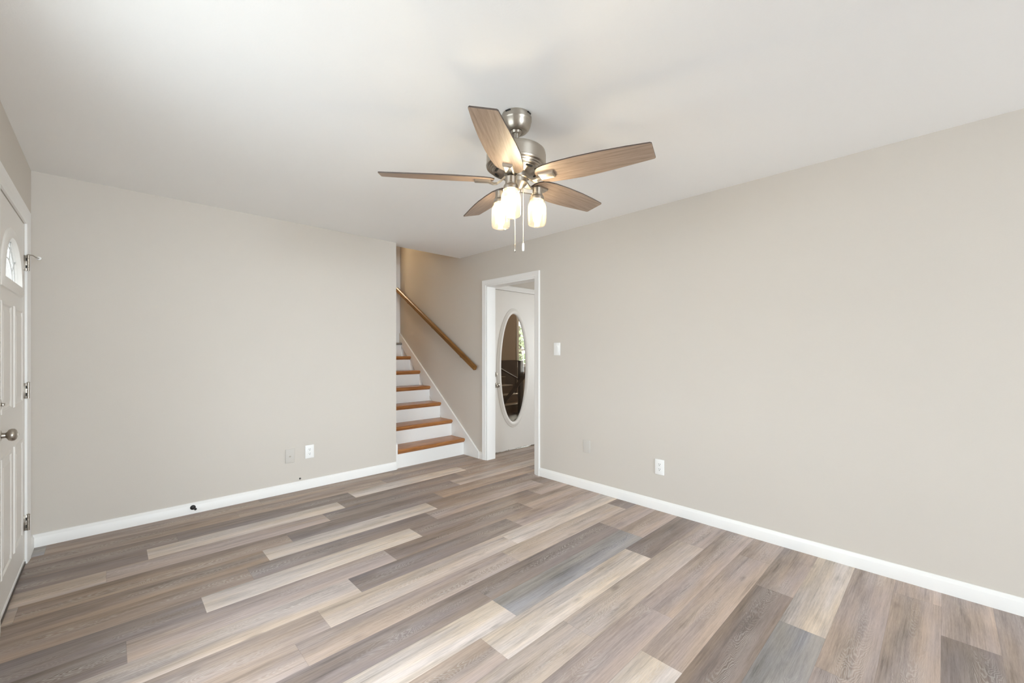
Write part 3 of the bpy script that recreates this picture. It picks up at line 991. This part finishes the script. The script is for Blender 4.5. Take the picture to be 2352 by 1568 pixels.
for i in range(10):          # vent slots round the underside
    a = 2 * PI * (i + 0.3) / 10
    R = Matrix.Rotation(a, 4, 'Z')
    b2 = new(); add_box(b2, 0.096, 0.107, -0.018, 0.018, 2.1555, 2.1600)
    for v in b2.verts: v.co = R @ v.co
    me_ = bpy.data.meshes.new('tmp'); b2.to_mesh(me_); b2.free()
    nf = len(bm.faces); bm.from_mesh(me_); bpy.data.meshes.remove(me_)
    bm.faces.ensure_lookup_table()
    for f in bm.faces[nf:]: f.material_index = 1
fp(obj('motor_housing', bm, [M_NICKEL, M_DARK], None, 25))
bm = new()
add_lathe(bm, [(0, 2.149), (0.060, 2.149), (0.060, 2.124), (0.056, 2.121), (0, 2.121)], 48)
fp(obj('flywheel', bm, M_NICKEL, None, 30))
bm = new()
add_lathe(bm, [(0, 2.122), (0.054, 2.122), (0.0545, 2.102), (0.050, 2.096), (0.040, 2.090), (0.034, 2.080), (0.026, 2.074), (0.022, 2.062), (0.014, 2.056), (0.011, 2.050), (0.012, 2.044), (0.008, 2.036), (0, 2.034)], 48)
fp(obj('switch_housing', bm, M_NICKEL, None, 30))

BZ, PITCH = 2.1174, -0.2147
TILT = Matrix(((1, 0, -0.0267, 0), (0, 1, -0.0167, 0), (0.0267, 0.0167, 1, 0), (0, 0, 0, 1)))   # the fan hangs a little out of level
def blade_mesh():
    bm = new()
    # outline (radius, offset): the leading edge is curved, the trailing edge nearly straight
    up = [(0.112, 0.026), (0.135, 0.046), (0.165, 0.058), (0.24, 0.064), (0.33, 0.066), (0.40, 0.061), (0.47, 0.054), (0.54, 0.045), (0.60, 0.0375), (0.652, 0.0310), (0.657, 0.026)]
    dn = [(0.112, -0.028), (0.124, -0.052), (0.139, -0.067), (0.165, -0.076), (0.22, -0.085), (0.32, -0.091), (0.44, -0.0915), (0.55, -0.0865), (0.62, -0.081), (0.648, -0.0785), (0.654, -0.073)]
    out = up + list(reversed(dn))
    t = 0.0030
    a = [bm.verts.new((x, y, t)) for x, y in out]
    b = [bm.verts.new((x, y, -t)) for x, y in out]
    n = len(out)
    bm.faces.new(a); bm.faces.new(list(reversed(b)))
    for i in range(n):
        bm.faces.new((a[i], a[(i + 1) % n], b[(i + 1) % n], b[i])).material_index = 1
    return bm
def iron_mesh():
    bm = new()
    # strap from the flywheel, dipping, then a bevelled clamp plate under the blade
    pts = [(0.052, 0, 0.014), (0.062, 0, 0.010), (0.078, 0, -0.006), (0.096, 0, -0.018), (0.114, -0.004, -0.019), (0.134, -0.008, -0.012)]
    add_strap(bm, pts, [0.030, 0.028, 0.025, 0.025, 0.028, 0.034], 0.010, (0, 1, 0))
    def ring(z, k): return [(0.128 + k, -0.034 + k, z), (0.206 - k, -0.034 + k, z), (0.206 - k, 0.014 - k, z), (0.128 + k, 0.014 - k, z)]
    sweep_ring(bm, [ring(-0.0028, 0), ring(-0.0125, 0.001), ring(-0.0165, 0.006)])
    bm.faces.new([bm.verts.new(p) for p in ring(-0.0165, 0.006)])
    return bm
bl_me = ir_me = None
for k in range(5):
    a = 0.0253 + math.radians(72 * k)
    if k == 0:
        o = obj('blade', blade_mesh(), [M_BLADE, M_BLADEE]); i_ = obj('blade_iron', iron_mesh(), M_NICKEL)
        bl_me, ir_me = o.data, i_.data
    else:
        o = bpy.data.objects.new('blade', bl_me); COL.objects.link(o)
        i_ = bpy.data.objects.new('blade_iron', ir_me); COL.objects.link(i_)
    for q in (o, i_):
        q.parent = fan
        q.rotation_mode = 'XYZ'
        q.matrix_local = Matrix.Translation((0, 0, BZ - H)) @ TILT @ Matrix.Rotation(a, 4, 'Z') @ Matrix.Rotation(PITCH, 4, 'X')

JR, JA0 = 0.109, math.radians(212.4)
def lamp_set(k):
    a = JA0 + k * 2 * PI / 3
    c = (JR * math.cos(a), JR * math.sin(a), 0)
    bm = new()
    add_strap(bm, [(0.010 * math.cos(a), 0.010 * math.sin(a), 2.072), (0.06 * math.cos(a), 0.06 * math.sin(a), 2.070), (0.085 * math.cos(a), 0.085 * math.sin(a), 2.070)], 0.018, 0.014, (0, 0, 1))
    fp(obj('lamp_arm', bm, M_NICKEL))
    bm = new()
    add_lathe(bm, [(0, 2.092), (0.024, 2.092), (0.0265, 2.089), (0.0265, 2.062), (0.028, 2.060), (0.028, 2.056), (0.034, 2.050), (0.037, 2.040), (0.037, 2.030), (0.035, 2.030), (0.034, 2.046), (0.010, 2.052), (0, 2.052)], 36, c)
    fp(obj('socket', bm, M_NICKEL, None, 30))
    bm = new()
    add_lathe(bm, [(0.033, 2.047), (0.034, 2.034), (0.0335, 2.028), (0.038, 2.020), (0.044, 2.008), (0.0468, 1.995), (0.047, 1.93), (0.0465, 1.917), (0.043, 1.908), (0.036, 1.904), (0, 1.906)], 40, c)
    fp(obj('glass_jar', bm, M_JAR, None, 50))['label'] = 'seeded glass jar shade'
    bm = new()
    add_lathe(bm, [(0, 2.050), (0.012, 2.050), (0.012, 2.022), (0, 2.022)], 20, c)
    add_lathe(bm, [(0.0, 2.0225), (0.011, 2.022), (0.013, 2.010), (0.0185, 1.995), (0.022, 1.978), (0.021, 1.962), (0.015, 1.951), (0.006, 1.946), (0, 1.9455)], 24, c, 1)
    fp(obj('bulb', bm, [M_CHAIN, M_BULB], None, 50))['label'] = 'glowing warm bulb'
for k in range(3): lamp_set(k)
def chain(lat, dep, z0, z1, fob):
    Rv, Fv = Vector((math.cos(YAW), -math.sin(YAW), 0)), Vector((math.sin(YAW), math.cos(YAW), 0))
    p = Rv * lat + Fv * dep
    bm = new()
    z = z0
    while z > z1 + 0.036:
        bmesh.ops.create_icosphere(bm, subdivisions=1, radius=0.0019, matrix=Matrix.Translation((p.x, p.y, z)))
        z -= 0.0046
    add_tube(bm, [(p.x, p.y, z0), (p.x, p.y, z1 + 0.034)], 0.0009, 6)
    c = fp(obj('pull_chain', bm, M_CHAIN, None, 60))
    bm = new()
    add_lathe(bm, [(0, z1 + 0.040), (0.0035, z1 + 0.040), (0.0055, z1 + 0.034), (0.0058, z1 + 0.010), (0.0048, z1 + 0.002), (0.003, z1), (0, z1)], 16, (p.x, p.y, 0))
    f = obj('chain_fob', bm, fob, None, 40)
    f.parent = c
    f.matrix_parent_inverse = Matrix.Identity(4)
chain(-0.006, 0.030, 2.075, 1.771, M_NICKELD)
chain(0.035, 0.0, 2.085, 1.768, M_PLATE)


# ------------------------------------------------------------------ upstairs lamp and stand-in den furniture behind the oval glass
lp = thing('ceiling_lamp', 'warm flush ceiling lamp in the upstairs passage beyond the stair door', 'lamp', (2.72, YT + 0.75, HT))
bm = new(); add_lathe(bm, [(0, 0), (0.12, 0), (0.12, -0.018), (0, -0.018)], 36)
obj('base', bm, M_NICKEL, lp, 35)
bm = new(); add_lathe(bm, [(0.115, -0.018), (0.125, -0.04), (0.10, -0.075), (0.05, -0.095), (0, -0.10)], 36)
obj('lamp_shade', bm, emit('warm_lamp_glass', (1.0, 0.80, 0.54), 165.0), lp, 50)

ds = thing('den_staircase', 'dark brown staircase with pale nosings behind the oval glass', 'staircase', (5.8, 6.2, 0))
def dp(name, bm, m):
    o = obj(name, bm, m); o.parent = ds; o.matrix_parent_inverse = Matrix.Translation((-5.8, -6.2, 0)); return o
M_DRISER = wood('den_riser', (0.05, 0.028, 0.016), (0.16, 0.095, 0.055), 0.5, stretch=(3, 40, 40))
M_NOSE = mat('pale_nosing', (0.42, 0.33, 0.24), 0.5)
for k in range(4):
    y = 6.2 + 0.24 * k; z = 0.175 * k
    bm = new(); add_box(bm, 5.25, 6.46, y, y + 0.26, z - (0.0 if k else 0.004), z + 0.165)
    dp('step', bm, M_DRISER)
    bm = new(); add_box(bm, 5.25, 6.46, y - 0.012, y + 0.26, z + 0.165, z + 0.175)
    dp('nosing', bm, M_NOSE)
bm = new(); add_box(bm, 6.045, 6.130, 6.02, 6.10, -0.004, 1.06, 0.004); add_box(bm, 6.038, 6.137, 6.013, 6.107, 1.06, 1.085, 0.004)
np_ = tag(obj('newel_post', bm, M_DOWN, None, 35), 'dark square newel post behind the oval glass', 'post')
bm = new(); add_tube(bm, [(5.27, 5.95, 0.06), (6.30, 5.95, 0.95)], 0.045, 4)
tag(obj('den_handrail', bm, M_DOWN), 'dark sloping rail crossing the newel post behind the oval glass', 'handrail')
bm = new(); add_tube(bm, [(5.85, 6.62, 0.98), (6.58, 6.62, 0.65)], 0.024, 4); add_tube(bm, [(5.88, 6.62, 0.945), (5.88, 6.62, 0.352)], 0.018, 6); add_tube(bm, [(6.5, 6.62, 0.67), (6.5, 6.62, 0.0)], 0.018, 6)
tag(obj('stair_guard_rail', bm, M_DOWN), 'thin dark rail sloping down over the steps behind the newel post', 'guard rail')
bm = new(); add_box(bm, 5.2, 7.27, 7.35, 7.399, 0.0, 1.055, 0.003)
tag(obj('den_panelling', bm, M_DOWN), 'dark wood half-height panelling on the far wall behind the oval glass', 'panelling')

# trees outside the den window
def tree(name, x, y, h, r, n, label):
    root = thing(name, label, 'tree', (x, y, -0.3))
    bm = new(); add_tube(bm, [(0, 0, 0), (0.05, 0.03, h * 0.4), (-0.03, 0.0, h * 0.8)], [0.12, 0.09, 0.04], 10)
    obj('trunk', bm, M_BARK, root, 40)
    rr = random.Random(int(x * 100))
    bm = new()
    for i in range(n):
        v = Vector((rr.gauss(0, 1), rr.gauss(0, 1), rr.gauss(0, 1))).normalized() * (r * rr.random() ** 0.4)
        c = v + Vector((0, 0, h * 0.62)); c.z = max(0.5, c.z * 1.0)
        s = rr.uniform(0.05, 0.10)
        u = Vector((rr.gauss(0, 1), rr.gauss(0, 1), rr.gauss(0, 1))).normalized(); w_ = u.orthogonal().normalized()
        bm.faces.new([bm.verts.new(c + q) for q in (u * s, w_ * s * 0.5, -u * s, -w_ * s * 0.5)])
    f = obj('foliage', bm, M_LEAF, root)
    f['kind'] = 'stuff'
tree('leafy_tree', 9.9, 9.9, 3.0, 1.4, 2600, 'leafy green tree in the window behind the oval glass')
